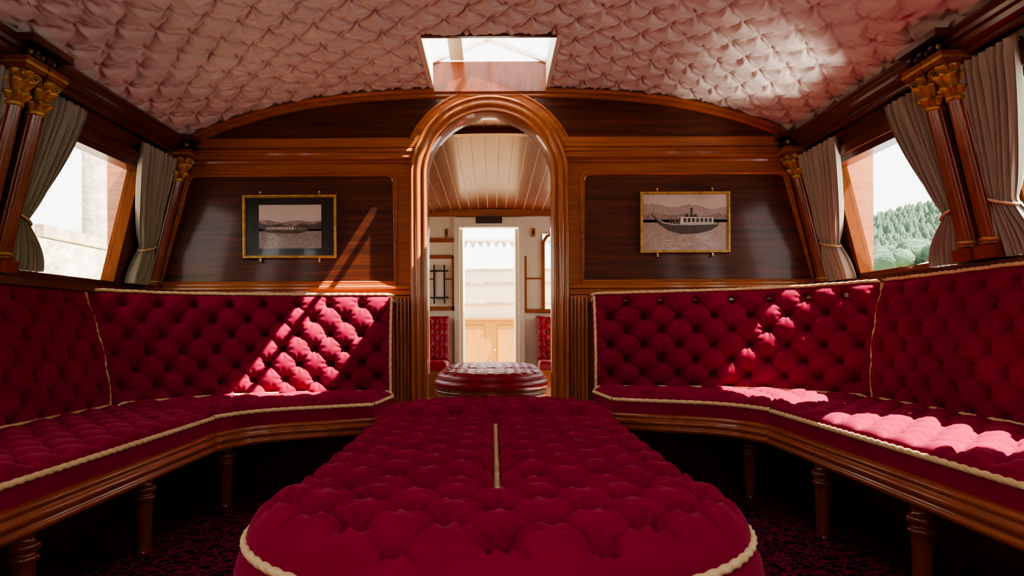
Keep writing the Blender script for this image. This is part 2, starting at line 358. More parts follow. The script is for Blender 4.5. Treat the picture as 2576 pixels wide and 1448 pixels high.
for s in (-1,1):
    mb=MB()
    xi=-.48 if s<0 else .445; xo1=-1.49 if s<0 else 1.44; xo0=-1.632 if s<0 else 1.578
    pts=rrect([(xi,.225),(xi,.761),(xo1,.761),(xo0,.225)],(.0,.05,.04,.0))
    P3=np.array([(p[0],YB-.004,p[1]) for p in pts])
    mb.prism(P3,(0,.006,0),'dark')
    n=len(pts); Nn=[]
    c=pts.mean(0)
    for i in range(n):
        t=pts[(i+1)%n]-pts[i-1]; t/=np.linalg.norm(t)+1e-9; q=np.array([t[1],-t[0]])
        if np.dot(q,pts[i]-c)<0: q=-q
        Nn.append((q[0],0,q[1]))
    mb.sweep(P3,[(-.012,0),(-.010,.008),(-.004,.012),(.002,.010),(.006,.016),(.012,.016),(.016,.0)],np.array(Nn),(0,-1,0),'woodX',closed=True,smooth=False)
    xa0=-.44 if s<0 else .41; xa1=-1.46 if s<0 else 1.42
    xx=np.linspace(xa0,xa1,40)
    top=CZ(xx)-.045; P=np.stack([np.stack([xx,np.full(40,YB-.006),np.full(40,.935)],1),np.stack([xx,np.full(40,YB-.006),np.maximum(top,.936)],1)],1); mb.grid(P,'dark',False)
    xx=np.linspace(-.25 if s<0 else .22,xa0,14); rr=.438
    lowz=np.maximum(.935,AZ+np.sqrt(np.maximum(rr*rr-(xx-AX)**2,0))); top=CZ(xx)-.045
    P=np.stack([np.stack([xx,np.full(14,YB-.006),np.minimum(lowz,top)],1),np.stack([xx,np.full(14,YB-.006),top],1)],1); mb.grid(P,'dark',False)
    x0=AX-.36 if s<0 else AX+.36; x1=-1.56 if s<0 else 1.53
    prof=[(.938,0),(.938,.014),(.932,.018),(.892,.018),(.888,.012),(.884,.022),(.874,.034),(.866,.036),(.862,.028),(.850,.026),(.846,.034),(.838,.036),(.832,.028),(.826,.012),(.815,.008),(.812,0)]
    mb.sweep([(x0,YB,0),(x1,YB,0)],prof,(0,0,1),(0,-1,0),'woodX',smooth=False)
    x0=AX-.385 if s<0 else AX+.385; x1=-1.72 if s<0 else 1.67
    prof=[(.215,0),(.213,.02),(.205,.03),(.195,.03),(.188,.018),(.165,.018),(.16,0)]
    mb.sweep([(x0,YB,0),(x1,YB,0)],prof,(0,0,1),(0,-1,0),'woodX',smooth=False)
    xs0=AX+s*.39; xs1=AX+s*.485
    for k in range(5):
        xc=xs0+(xs1-xs0)*(k+.5)/5
        mb.sweep([(xc,YB-.02,-.71),(xc,YB-.02,.15)],[(-.008,0),(-.006,.008),(0,.011),(.006,.008),(.008,0)],(1,0,0),(0,-1,0),'woodZ')
    mb.box(min(xs0,xs1),max(xs0,xs1),YB-.02,YB,-.71,.16,'woodZ')
    mb.obj('trim_%d'%tn); tn+=1
mb=MB()
xx=np.linspace(-1.58,1.54,80)
path=np.stack([xx,np.full(80,YB),CZ(xx)],1); nn=np.gradient(path,axis=0); nn/=np.linalg.norm(nn,axis=1)[:,None]; dn=np.stack([nn[:,2],0*nn[:,0],-nn[:,0]],1)
mb.sweep(path,[(0,.0),(.0,.03),(.01,.034),(.02,.03),(.024,.018),(.034,.018),(.04,.012),(.044,0)],dn,(0,-1,0),'woodX',smooth=False)
mb.obj('trim_7')

# ------------------------------------------------------------------ columns
def column(mb,s,y,z0=.2,off=.055,k=1.0):
    def at(z): return s*(WX(s,z)-off)
    def L(prof,mat,seg=16,mod=None):
        P=[]; th=np.linspace(0,2*pi,seg,endpoint=False)
        for r,z in prof:
            r=r*k
            rr=r*(mod(th,z) if mod else 1)
            P.append(np.stack([at(z)+rr*np.cos(th),y+rr*np.sin(th),np.full_like(th,z)],1))
        mb.grid(np.array(P),mat,True,False,True)
    def B(h,z0,z1,mat):
        h=h*k
        mb.hexa([(at(z0)-h,y-h,z0),(at(z0)+h,y-h,z0),(at(z0)+h,y+h,z0),(at(z0)-h,y+h,z0),(at(z1)-h,y-h,z1),(at(z1)+h,y-h,z1),(at(z1)+h,y+h,z1),(at(z1)-h,y+h,z1)],mat)
    B(.043,z0,z0+.04,'leg')
    L([(0.034,z0+.04),(.041,z0+.044),(.041,z0+.052),(.034,z0+.056)],'leg')
    L([(0.036,z0+.055),(.040,z0+.058),(.040,z0+.064),(.033,z0+.068)],'gold')
    L([(.034-.004*t,z0+.066+t*(.72-z0-.066)) for t in np.linspace(0,1,12)],'leg',48,lambda th,z:1-.10*np.abs(np.sin(6*th)))
    L([(.029,.715),(.033,.718),(.033,.727),(.029,.731)],'gold')
    L([(.026,.728),(.033,.738),(.040,.750),(.043,.757),(.032,.762)],'gold',56,lambda th,z:1+.17*np.cos(8*th)*min(1,(z-.72)/.03))
    L([(.028,.757),(.035,.772),(.045,.790),(.048,.797),(.036,.802)],'gold',56,lambda th,z:1+.17*np.cos(8*th+pi)*min(1,(z-.75)/.03))
    L([(.03,.798),(.036,.806),(.042,.822),(.042,.828),(0,.828)],'gold',32,lambda th,z:1+.08*np.cos(4*th))
    for q in range(8):
        t=q*pi/4; mb.ball((at(.757)+.044*k*math.cos(t),y+.044*k*math.sin(t),.754),.0055,'gold',6,4)
        t+=pi/8; mb.ball((at(.797)+.048*k*math.cos(t),y+.048*k*math.sin(t),.793),.0065,'gold',6,4)
    for a in (-1,1):
        for b in (-1,1):
            t=np.linspace(0,3.2*pi,26); r=.0145*k*(1-t/(3.6*pi))
            cx=at(.81)+a*.034*k; cy=y+b*.034*k; dx=a*.7; dy=b*.7
            path=np.stack([cx+dx*r*np.cos(t),cy+dy*r*np.cos(t),.814+r*np.sin(t)],1)
            rope(mb,path,.0042,'gold',seg=6,step=.003,period=1)
    B(.050,.828,.838,'leg'); B(.054,.838,.847,'gold'); B(.052,.847,.862,'leg')
def console(mb,s,y,w=.05):
    x0=s*(WX(s,.88)-.0); 
    for k in (-1,0,1):
        yy=y+k*w*.62
        th=np.linspace(0,2*pi,14)
        xc=s*(WX(s,.88)-.085)
        P=np.array([[(xc+.022*math.cos(t),yy-.011,.885+.022*math.sin(t)) for t in th],[(xc+.022*math.cos(t),yy+.011,.885+.022*math.sin(t)) for t in th]])
        mb.grid(P,'black',True)
        for q in (-.011,.011): mb.ball((xc,yy+q,.885),.010,'gold',8,5,(1,.4,1))
        mb.poly([tuple(p) for p in P[0]],'black'); mb.poly([tuple(p) for p in P[1]],'black')
        mb.box(min(xc,x0),max(xc,x0),yy-.011,yy+.011,.878,.907,'black')
    mb.box(min(s*(WX(s,.9)-.115),x0),max(s*(WX(s,.9)-.115),x0),y-w*1.15,y+w*1.15,.907,.93,'darkY')
for s in (-1,1):
    for yc in (2.34,1.27):
        mb=MB(); column(mb,s,yc-.055,ZS[s]+.005); column(mb,s,yc+.055,ZS[s]+.005); console(mb,s,yc,.095)
        mb.obj('column_pair')
    mb=MB(); column(mb,s,3.465,.17,.06); console(mb,s,3.465,.05); mb.obj('column')

# ------------------------------------------------------------------ curtains
def curtain(s,yfix,etop,etie,ebot,zt=.82,zb=.215,nf=7,inn=.045):
    mb=MB(); nu=110;nv=60
    u=np.linspace(0,1,nu); v=np.linspace(0,1,nv); U,V=np.meshgrid(u,v,indexing='ij')
    tv=.72
    e=np.where(V<tv,etop+(etie-etop)*(V/tv)**1.5,etie+(ebot-etie)*np.sin(np.clip((V-tv)/(1-tv),0,1)*pi/2)**1.2)
    z=zt+(zb-zt)*V
    Y=yfix+(e-yfix)*U
    pinch=np.exp(-((V-tv)/.07)**2)
    amp=(.012+.010*V)*(1-.65*pinch)
    ph=2*pi*nf*U+.5*np.sin(5*V+nf)*V
    X=amp*np.sin(ph)+.006*np.sin(2.3*ph+V*4)
    X=X+.01*pinch*np.sin(pi*U)
    hd_=np.exp(-(V/.05)**2); X=X*(1-.4*hd_)+hd_*.004*np.sin(3*ph)
    X=np.maximum(X,-.024)
    xx=s*(WT[s]+.25*(.873-z)-inn-X)
    mb.grid(np.stack([xx,Y,z],2),'curtain')
    zt2=zt+(zb-zt)*tv; e2=etie; x0=s*(WX(s,zt2)-inn)
    c=(yfix+e2)/2; hw=abs(e2-yfix)/2+.006
    t=np.linspace(0,2*pi,40)
    loop=np.stack([x0-s*.03*np.cos(t)*1.0,c+hw*np.sin(t),zt2+.018*np.sin(t)*(1 if e2>yfix else -1)*-1],1)
    rope(mb,loop,.0045,closed=True,seg=8)
    mb.sweep([(s*(WX(s,zt)-.03),min(yfix,etop)-.01,zt-.012),(s*(WX(s,zt)-.03),max(yfix,etop)+.01,zt-.012)],[(.006*math.cos(a),.006*math.sin(a)) for a in np.linspace(0,2*pi,9)],(1,0,0),(0,0,1),'brass')
    mb.obj('curtain')
for s in (-1,1):
    curtain(s,3.43,3.12 if s<0 else 3.08,3.31 if s<0 else 3.27,3.27 if s<0 else 3.22)
    curtain(s,2.40,2.68,2.50,2.64,inn=.047)
    curtain(s,2.26,2.02,2.16,2.08)
    curtain(s,1.36,1.62,1.45,1.55)

# ------------------------------------------------------------------ benches
def lathe_leg(mb,x,y,z1,z0=-.71):
    H=z1-z0
    prof=[(.0,0),(.017,0),(.017,.01),(.022,.02),(.024,.03),(.02,.04),(.0215,.06),(.026,.5),(.027,.60),(.034,.615),(.036,.64),(.030,.66),(.024,.675),(.036,.70),(.039,.73),(.036,.76),(.024,.78),(.028,.82),(.036,.9),(.038,1.0)]
    mb.lathe((x,y,z0),[(r,z*H) for r,z in prof],'leg',20)
REED=[(-.02,-.0),(.012,-.0),(.018,-.005),(.020,-.012),(.014,-.018),(.018,-.022),(.024,-.028),(.024,-.038),(.016,-.043),(.014,-.048),(.020,-.052),(.022,-.060),(.016,-.068),(.004,-.074),(-.03,-.074)]
def bench(s,xf,xbb,xt,zs,zt):
    root=empty('upholstered_bench'); yc=2.58; yb=2.83; yt=2.95; y0=-.6
    T=(.135,.075,.015,.026,.015)
    def P2(a): return np.array(a,float)*np.array([s,1])
    mb=MB()
    def S(U,V):
        y1=yb+(yc-yb)*V
        return np.stack([s*(xbb+(xf-xbb)*V),y0+(y1-.004-y0)*U,zs-.004+0*U],2)
    G,N=patch(mb,S,460,72,'velvet',T,R=.025,thick=.055,flip=s,pw=.7)
    rope(mb,smoothpath(G[:,-1])+[0,0,.004],.0075); rope(mb,G[-1,:],.0055)
    rope(mb,smoothpath(G[:,1],8)+[0,0,.012],.005)
    mb.obj('seat_cushion',root)
    F=cr([P2((xf,yc)),P2((xf-.07,yc+.15)),P2((xf-.19,yc+.255)),P2((xf-.36,yc+.335)),P2((.5,2.99))],120)
    Bc=cr([P2((xbb,yb)),P2((xbb-.28,yb+.33)),P2((xbb-.6,yb+.47)),P2((.47,3.35))],120)
    def S(U,V):
        fi=np.stack([np.interp(U,np.linspace(0,1,120),F[:,k]) for k in (0,1)],-1); bi=np.stack([np.interp(U,np.linspace(0,1,120),Bc[:,k]) for k in (0,1)],-1)
        p=bi+(fi-bi)*V[...,None]
        return np.concatenate([p,np.full(U.shape+(1,),zs)],-1)
    mb=MB()
    G,N=patch(mb,S,170,72,'velvet',T,R=.025,thick=.055,flip=s,pw=.7)
    rope(mb,G[:,-1]+[0,0,.004],.0075); rope(mb,G[-1,:]+[0,0,.004],.0075); rope(mb,smoothpath(G[:,1],8)+[0,0,.012],.005)
    mb.obj('corner_seat_cushion',root)
    TB=(.150,.076,.017,.040,.0145)
    mb=MB()
    def S(U,V):
        return np.stack([s*(xbb+(xt-xbb)*V+.0-.025*np.sin(pi*V)),y0+((yb+(yt-yb)*V)-.004-y0)*U,(zs-.05)+(zt-zs+.05)*V],2)
    G,N=patch(mb,S,480,90,'velvet',TB,R=.022,thick=.035,flip=-s,pw=.6,topskip=1)
    rope(mb,smoothpath(G[:,-3],10)+[0,0,.008],.007); rope(mb,G[-2,:],.006)
    mb.obj('back_cushion',root)
    TC=cr([P2((xt,yt)),P2((xt-.22,yt+.27)),P2((xt-.55,yt+.40)),P2((.47,3.40))],120)
    def S(U,V):
        ti=np.stack([np.interp(U,np.linspace(0,1,120),TC[:,k]) for k in (0,1)],-1); bi=np.stack([np.interp(U,np.linspace(0,1,120),Bc[:,k]) for k in (0,1)],-1)
        p=bi+(ti-bi)*V[...,None]
        zt_=zt+(.165-zt)*U
        z=(zs-.05)+(zt_-zs+.05)*V
        p=p+np.array([0,-.025])*np.sin(pi*V)[...,None]
        return np.concatenate([p,z[...,None]],-1)
    mb=MB()
    G,N=patch(mb,S,230,90,'velvet',TB,R=.022,thick=.05,flip=-s,pw=.6,topskip=1)
    rope(mb,smoothpath(G[:,-3],10)+[0,0,.008],.007); rope(mb,smoothpath(G[-3,:],10),.007); rope(mb,G[1,:],.005)
    mb.obj('corner_back_cushion',root)
    mb=MB(); zl=min(zt,.165)-.02
    pts=[(p[0]*1.0,p[1]+.01,zl) for p in TC]+[(s*.47,YB-.001,zl),(s*(WX(s,zl)-.005),YB-.001,zl),(s*(WX(s,zl)-.005),yt,zl)]
    mb.prism(pts,(0,0,-.02),'woodX')
    mb.obj('back_shelf',root)
    full=np.vstack([[(s*xf,y) for y in np.linspace(y0,yc-.02,30)],F,cr([P2((.5,2.99)),P2((.492,3.02)),P2((.49,3.1)),P2((.49,3.50))],20)[1:]])
    full=resample(full,step=.02)
    t=np.gradient(full,axis=0); t/=np.linalg.norm(t,axis=1)[:,None]; n=np.stack([-t[:,1],t[:,0]],1)*s
    for _ in range(2): n[1:-1]=(n[:-2]+n[1:-1]+n[2:])/3
    mb=MB(); zr=zs-.075
    path=np.c_[full,np.full(len(full),zr)]; NN=np.c_[n,np.zeros(len(n))]
    mb.sweep(path,REED,NN,(0,0,1),'woodY',smooth=True)
    bpts=[(p[0],p[1],zr-.03) for p in full]+[(s*.49,3.51,zr-.03),(s*(xbb+.05),3.51,zr-.03),(s*(xbb+.05),y0,zr-.03)]
    mb.prism(bpts,(0,0,-.03),'darkY')
    mb.box(min(s*(xbb-.05),s*(xbb-.03)),max(s*(xbb-.05),s*(xbb-.03)),y0,3.2,-.71,zr-.05,'darkY')
    mb.box(min(s*.5,s*(xbb-.03)),max(s*.5,s*(xbb-.03)),3.3,3.32,-.71,zr-.05,'darkY')
    mb.obj('seat_rail',root)
    mb=MB()
    for (x,y) in ((xf+.09,.75),(xf+.09,1.67+(.15 if s>0 else 0)),(xf+.10,2.27+(.12 if s>0 else 0)),(xf+.06,2.86+(.1 if s>0 else 0)),(.56,3.1)):
        lathe_leg(mb,s*x,y,zr-.055)
    mb.obj('turned_legs',root)
bench(-1,1.01,1.50,1.68,-.295,.172)
bench(1,1.00,1.49,1.605,-.278,.192)

# ------------------------------------------------------------------ ottomans
def cap(mb,cx,ya,yst,b,hw,ztop,direction,T,mat,ropemat,thick=.12,R=.04,nr=100,nt=380,pw=.6,crown=.022,rc=.09):
    d=direction
    arc=np.linspace(0,pi/2,10)
    out=[(hw-rc+rc*math.sin(t),ya+d*min(rc*.8,abs(yst-ya))*(1-math.cos(t))) for t in arc]
    out+=[(hw,y) for y in np.linspace(ya+d*rc,yst,6)[1:-1]] if (yst-ya)*d>rc else []
    out+=[(hw*math.cos(t),yst+d*b*math.sin(t)) for t in np.linspace(0,pi,60)]
    left=[(-x_,y_) for x_,y_ in out[:len(out)-60]][::-1]
    out+=left
    o=np.array(out); o=np.vstack([o,o[:1]]); o=resample(o,nt+1)[:-1]
    c=np.array([0,(ya+yst+d*b*.5)/2+d*b*.05])
    rho=np.linspace(0,1,nr)
    P=c+rho[:,None,None]*(o-c)[None]
    D=np.linalg.norm(o-c,axis=1)
    diff=P.reshape(-1,1,2)-o[None,::2]
    e=np.sqrt((diff**2).sum(2)).min(1).reshape(nr,nt); e[-1]=0; e=np.minimum(e,(1-rho[:,None])*D[None]+1e-6)
    x=np.clip(e/.06,0,1); f=x*x*(3-2*x)
    su,rv,A,B,r0=T
    h=tuft(P[...,0],P[...,1]-ya-d*rv*.8,su,rv,A,B,r0,pw=pw)*f+crown*np.clip(e/.10,0,1)**.6
    q=np.clip(1-e/R,0,1); h=h-R*(1-np.sqrt(1-q*q))
    G=np.concatenate([P+[cx,0],(ztop+h)[...,None]],-1)
    mb.grid(G,mat,True,False,True)
    E=G[-1]; c3=np.array([cx+c[0],c[1],0]); 
    rows=[E]
    for k,(zz,bl) in enumerate(((-.25,.016),(-.5,.022),(-.75,.016),(-1,0))):
        r_=E.copy(); dirv=(E-c3); dirv[:,2]=0; dirv/=np.linalg.norm(dirv,axis=1)[:,None]; r_+=dirv*bl*np.where(np.abs(E[:,1]-ya)<.02,0,1)[:,None]; r_[:,2]+=zz*thick; rows.append(r_)
    mb.grid(np.array(rows),mat,True,False,True)
    rope(mb,E+[0,0,.006],.008 if ropemat=='rope' else .004,ropemat,closed=True,step=.004)
    for i in range(-8,9):
        for j in range(-8,9):
            bx=(i+j)/2*su; by=(i-j)*rv+ya+d*rv*.8
            dd=np.sqrt(((o-[bx,by])**2).sum(1)).min()
            inside=(abs(bx)<hw) and ((by-ya)*d>0) and (((by-yst)*d<0) or ((bx/hw)**2+((by-yst)/b)**2<1))
            if inside and dd>.05: mb.ball((cx+bx,by,ztop+crown*min(1,dd/.10)**.6-B*1.30),.0065,mat,8,4)
def ottoman(name,cx,yn,yf,yns,yfs,bn,bf,hw,ztop,T,mat,ropemat,thick=.12,crown=.022,rimd=1):
    root=empty(name)
    mb=MB(); cap(mb,cx,yn-.012,yns,bn,hw,ztop,-1,T,mat,ropemat,thick,crown=crown); mb.obj('end_cushion',root)
    mb=MB(); cap(mb,cx,yf+.012,yfs,bf,hw,ztop,1,T,mat,ropemat,thick,crown=crown); mb.obj('end_cushion_2',root)
    if yf-yn>.1:
        hm=hw-.012
        for k in (-1,1):
            mb=MB()
            def S(U,V):
                Ly=yf-yn-.020; dv=np.minimum(V,1-V)*Ly; r=.09
                pull=np.where(dv<r,r-np.sqrt(np.maximum(r*r-(r-dv)**2,0)),0)*.9
                return np.stack([cx+k*(.004+(hm-.004-pull)*U),yn+.010+Ly*V,ztop-.006+.016*np.sin(pi*U)**.5*np.clip(dv/.14,0,1)**.6],2)
            G,N=patch(mb,S,100,270,mat,(hm/3,T[1],T[2],T[3],T[4]),R=.038,thick=thick,flip=k,fade=.05,pw=.6,wu0=1.6)
            for p in (G[:,0],G[-1,:],G[:,-1]): rope(mb,smoothpath(p)+np.array([0,0,.008]),.008 if ropemat=='rope' else .004,ropemat,step=.004)
            if k<0:
                q=smoothpath(G[0,2:-2],6)+np.array([0,0,.004]); q[:,0]=cx; rope(mb,q,.0075,ropemat,step=.004)
            mb.obj('centre_cushion_%d'%(1 if k<0 else 2),root)
    n=60; t=np.linspace(0,pi,n)
    out=np.array([(cx+hw*math.cos(a),yfs+bf*math.sin(a)) for a in t]+[(cx-hw*math.cos(a),yns-bn*math.sin(a)) for a in t])
    tt=np.roll(out,-1,0)-np.roll(out,1,0); tt/=np.linalg.norm(tt,axis=1)[:,None]; N2=np.stack([tt[:,1],-tt[:,0]],1)
    zr=ztop-thick-.033
    mb=MB(); mb.sweep(np.c_[out-N2*.012,np.full(len(out),zr)],[(a,b*rimd) for a,b in REED],np.c_[N2,np.zeros(len(N2))],(0,0,1),'woodY',closed=True)
    mb.prism(np.c_[out-N2*.012,np.full(len(out),zr-.02)],(0,0,-.03),'woodY')
    mb.prism(np.c_[out-N2*.012,np.full(len(out),zr+.012)],(0,0,-.012),'woodY')
    mb.obj('rim',root)
    mb=MB()
    for y in (yns,(yns+yfs)/2,yfs):
        for k in (-1,1): lathe_leg(mb,cx+k*(hw-.1),y,zr-.05)
    for y in (yns-bn*.6,yfs+bf*.6): lathe_leg(mb,cx,y,zr-.05)
    mb.obj('turned_legs',root)
ottoman('tufted_ottoman',.008,1.44,2.62,1.36,2.83,.395,.36,.462,-.338,(.152,.080,.024,.040,.019),'velvet','rope',crown=.026)
ottoman('leather_ottoman',-.014,5.0,5.0,4.75,5.55,.40,.42,.36,-.290,(.14,.09,.010,.012,.012),'leather','leather',thick=.062,crown=.006,rimd=.7)

# ------------------------------------------------------------------ pictures
def picture(x0,x1,z0,z1,kind,name):
    mb=MB(); Y=YB-.022
    prof=[(0,0),(0,.012),(.003,.016),(.008,.016),(.011,.010),(.013,.010),(.013,0)]
    c=np.array([(x0,Y,z0),(x1,Y,z0),(x1,Y,z1),(x0,Y,z1)]); nd=np.array([(1,0,1),(-1,0,1),(-1,0,-1),(1,0,-1)],float)
    mb.sweep(c,prof,nd,(0,-1,0),'gold',closed=True,smooth=False)
    mb.box(x0,x1,Y,Y+.018,z0,z1,'black')
    for xx in (x0+.085,x1-.085):
        for zz,q in ((z1,1),(z0,-1)):
            mb.box(xx-.004,xx+.004,Y-.003,Y+.012,zz-.004 if q>0 else zz-.014,zz+.014 if q>0 else zz+.004,'brass'); mb.ball((xx,Y-.001,zz+q*.014),.007,'brass')
    yy=Y-.002
    if kind=='left': a0,a1,b0,b1=x0+.078,x1-.075,z0+.048,z1-.048
    else: a0,a1,b0,b1=x0+.013,x1-.013,z0+.013,z1-.013
    W=a1-a0;H=b1-b0
    def q(pts,m,k):
        mb.poly([(a0+u*W,yy-.0006*k,b0+v*H) for u,v in pts],m)
    rg=random.Random(9)
    def ridge(base,h0,h1,seed,fr=.33,jit=.012):
        r_=random.Random(seed); n=60
        return [(0,base)]+[(1,base)]+[(1-i/n,max(base+.02,h0+(h1-h0)*(.5+.5*math.sin(i*fr*.66+seed)*math.cos(i*.09+seed*2))+r_.uniform(-jit,jit))) for i in range(n+1)]
    if kind=='left':
        q([(0,.4),(1,.4),(1,1),(0,1)],'p_bsky',1); q([(0,0),(1,0),(1,.45),(0,.45)],'p_bwat',1)
        q(ridge(.45,.60,.68,3,.2),'p_hill',2); q(ridge(.44,.50,.60,5,.3),'p_dark',3)
        q([(.06,.43),(.10,.39),(.14,.37),(.40,.345),(.62,.34),(.72,.37),(.80,.43),(.86,.50),(.82,.495),(.76,.455),(.7,.43),(.12,.435)],'p_dark',5)
        q([(.12,.43),(.56,.43),(.56,.485),(.13,.478)],'p_white',4)
        q([(.11,.478),(.64,.486),(.64,.498),(.11,.490)],'p_hill',5)
        for i in range(10): q([(.145+i*.040,.44),(.165+i*.040,.44),(.165+i*.040,.47),(.145+i*.040,.47)],'p_dark',5)
        q([(.50,.485),(.52,.485),(.52,.57),(.50,.57)],'p_dark',5)
        for i in range(9): u=.58+i*.02; q([(u,.43),(u+.011,.43),(u+.009,.475+.01*(i%2)),(u+.002,.475)],'p_dark' if i%2 else 'p_white',5)
        q([(.2,.33),(.70,.33),(.58,.27),(.3,.28)],'p_hill',2)
        for i in range(40): u=rg.random()*.9; v=rg.random()*.32; w=.03+rg.random()*.1; q([(u,v),(u+w,v+.004),(u+w*.6,v+.010)],'p_hill' if i%2 else 'p_bsky',2.5)
    else:
        q([(0,.5),(1,.5),(1,1),(0,1)],'p_sky',1); q([(0,0),(1,0),(1,.56),(0,.56)],'p_water',1)
        q(ridge(.55,.72,.84,7,.2),'p_water',2); q(ridge(.55,.60,.68,4,.3),'p_hill',3)
        q([(.09,.66),(.11,.65),(.16,.575),(.24,.51),(.35,.475),(.6,.47),(.88,.485),(.905,.515),(.885,.43),(.80,.355),(.65,.30),(.45,.29),(.3,.36),(.2,.46),(.13,.58)],'p_dark',5)
        q([(.17,.575),(.24,.505),(.35,.468),(.6,.463),(.88,.478),(.88,.465),(.6,.45),(.35,.455),(.23,.49)],'p_white',6)
        q([(.44,.46),(.84,.48),(.83,.59),(.45,.60)],'p_white',4)
        q([(.42,.60),(.85,.588),(.85,.605),(.42,.622)],'p_hill',5)
        for i in range(7): q([(.48+i*.05,.50),(.515+i*.05,.50),(.515+i*.05,.575),(.48+i*.05,.575)],'p_dark',5)
        q([(.56,.60),(.59,.60),(.588,.76),(.562,.76)],'p_dark',5); q([(.50,.60),(.54,.60),(.53,.66),(.51,.66)],'p_dark',5); q([(.60,.60),(.64,.60),(.635,.65),(.605,.65)],'p_dark',5)
        for i in range(9): u=.30+i*.016; q([(u,.47),(u+.011,.47),(u+.009,.53+.02*(i%3)),(u+.002,.53+.02*(i%3))],'p_hill' if i%2 else 'p_dark',5)
        for i in range(90): u=.15+rg.random()*.65; v=.02+rg.random()*.27; w=.02+rg.random()*.10; q([(u,v),(u+w,v+.004),(u+w*.6,v+.011)],'p_hill' if i%3 else 'p_white',2)
    mb.obj(name)
picture(-1.222,-.763,.347,.657,'left','framed_picture')
picture(.724,1.164,.363,.663,'right','framed_picture')

# ------------------------------------------------------------------ inner cabin
Y0=YB+.12; Y1=7.0
mb=MB(); mb.box(-1.7,1.7,Y0+.02,Y1,-.76,-.71,'deckfloor'); mb.obj('floor_inner')
mb=MB()
def IZ(x): return 1.165-.10*x*x
bw=.088; nb=33
for i in range(nb):
    xa_=-1.45+i*bw; xb_=xa_+bw-.006
    za0,zb0=IZ(xa_),IZ(xb_)
    mb.hexa([(xa_,Y0,za0),(xb_,Y0,zb0),(xb_,Y1,zb0),(xa_,Y1,za0),(xa_,Y0,za0+.02),(xb_,Y0,zb0+.02),(xb_,Y1,zb0+.02),(xa_,Y1,za0+.02)],'woodI')
xx=np.linspace(-1.5,1.5,30)
P=np.stack([np.stack([xx,np.full(30,y),IZ(xx)+.004],1) for y in (Y0,Y1)],1); mb.grid(P,'white')
P=np.stack([np.stack([xx,np.full(30,y),IZ(xx)+.04],1) for y in (Y0,Y1)],1); mb.grid(P,'white')
mb.obj('ceiling_inner')
mb=MB()
for y in (4.2,):
    xx=np.linspace(-1.45,1.45,30)
    P=np.array([[(x,y-.03,IZ(x)),(x,y-.03,IZ(x)-.03),(x,y+.03,IZ(x)-.03),(x,y+.03,IZ(x))] for x in xx]); mb.grid(P,'woodX',False)
mb.obj('trim_8')
for s,nm in ((-1,'inner_left'),(1,'inner_right')):
    mb=MB(); X=s*1.4
    def bx(y0,y1,z0,z1,m): mb.box(min(X,X+s*.05),max(X,X+s*.05),y0,y1,z0,z1,m)
    bx(Y0,Y1,-.71,.25,'woodY'); bx(Y0,Y1,.80,1.2,'woodY')
    for a,bb in ((Y0,4.3),(4.9,5.2),(5.8,6.1),(6.8,7.0)): bx(a,bb,.25,.80,'woodY')
    mb.obj('wall_'+nm)
    root=empty('leather_bench')
    mb=MB()
    def S(U,V): return np.stack([s*(.98-.56*V),6.45+.40*U,-.30+0*U],2)
    patch(mb,S,60,80,'leather',(.12,.07,.008,.010,.011),R=.03,thick=.08,flip=s)
    mb.obj('seat',root)
    mb=MB()
    def S(U,V): return np.stack([s*(.42+.56*U),6.84+.06*V,-.31+.43*V],2)
    patch(mb,S,90,70,'leather',(.10,.06,.009,.016,.009),R=.02,thick=.05,flip=s)
    mb.obj('back',root)
    mb=MB(); mb.box(min(s*.42,s*.98),max(s*.42,s*.98),6.43,6.84,-.71,-.38,'woodX'); mb.obj('plinth',root)
mb=MB()
mb.box(-1.4,-.375,Y1,Y1+.05,-.71,1.2,'white'); mb.box(-.375,.31,Y1,Y1+.05,1.085,1.2,'white')
mb.box(.31,.49,Y1,Y1+.05,-.71,1.2,'white'); mb.box(.49,.85,Y1,Y1+.05,-.71,.18,'white'); mb.box(.49,.85,Y1,Y1+.05,.92,1.2,'white'); mb.box(.85,1.4,Y1,Y1+.05,-.71,1.2,'white')
mb.obj('wall_inner_back')
mb=MB()
mb.box(-1.4,1.4,Y1-.02,Y1-.002,1.09,1.16,'woodX')
mb.box(-1.4,-.375,Y1-.02,Y1-.001,.84,.88,'woodX'); mb.box(-1.4,-.375,Y1-.02,Y1-.001,.18,.215,'woodX'); mb.box(-1.4,-.39,Y1-.02,Y1-.001,.68,.715,'woodX')
mb.box(-1.4,-.39,Y1-.015,Y1-.001,.475,.49,'woodX')
mb.box(.31,1.4,Y1-.02,Y1-.001,.15,.185,'woodX'); mb.box(.32,.48,Y1-.015,Y1-.001,.475,.49,'woodX')
for s,x in ((-1,-.388),(1,.322)):
    mb.box(x-.010,x+.010,Y1-.02,Y1-.001,.18,.70,'woodZ')
fr=[(.49,.18),(.49,.84),(.53,.90),(.60,.92),(.74,.92),(.81,.90),(.85,.84),(.85,.18)]
mb.sweep([(a,Y1,b_) for a,b_ in fr],[(-.02,0),(-.02,.02),(.01,.02),(.01,0)],np.array([(-1,0,0),(-1,0,.2),(-.7,0,.7),(-.2,0,1),(.2,0,1),(.7,0,.7),(1,0,.2),(1,0,0)]),(0,-1,0),'woodX',smooth=False)
mb.obj('trim_9')
mb=MB()
mb.box(-.375,-.325,Y1-.03,Y1+.07,-.71,1.08,'white'); mb.box(.255,.31,Y1-.03,Y1+.07,-.71,1.08,'white'); mb.box(-.325,.255,Y1-.03,Y1+.07,.985,1.08,'white')
mb.box(-.16,.095,Y1-.04,Y1-.03,1.02,1.085,'sign')
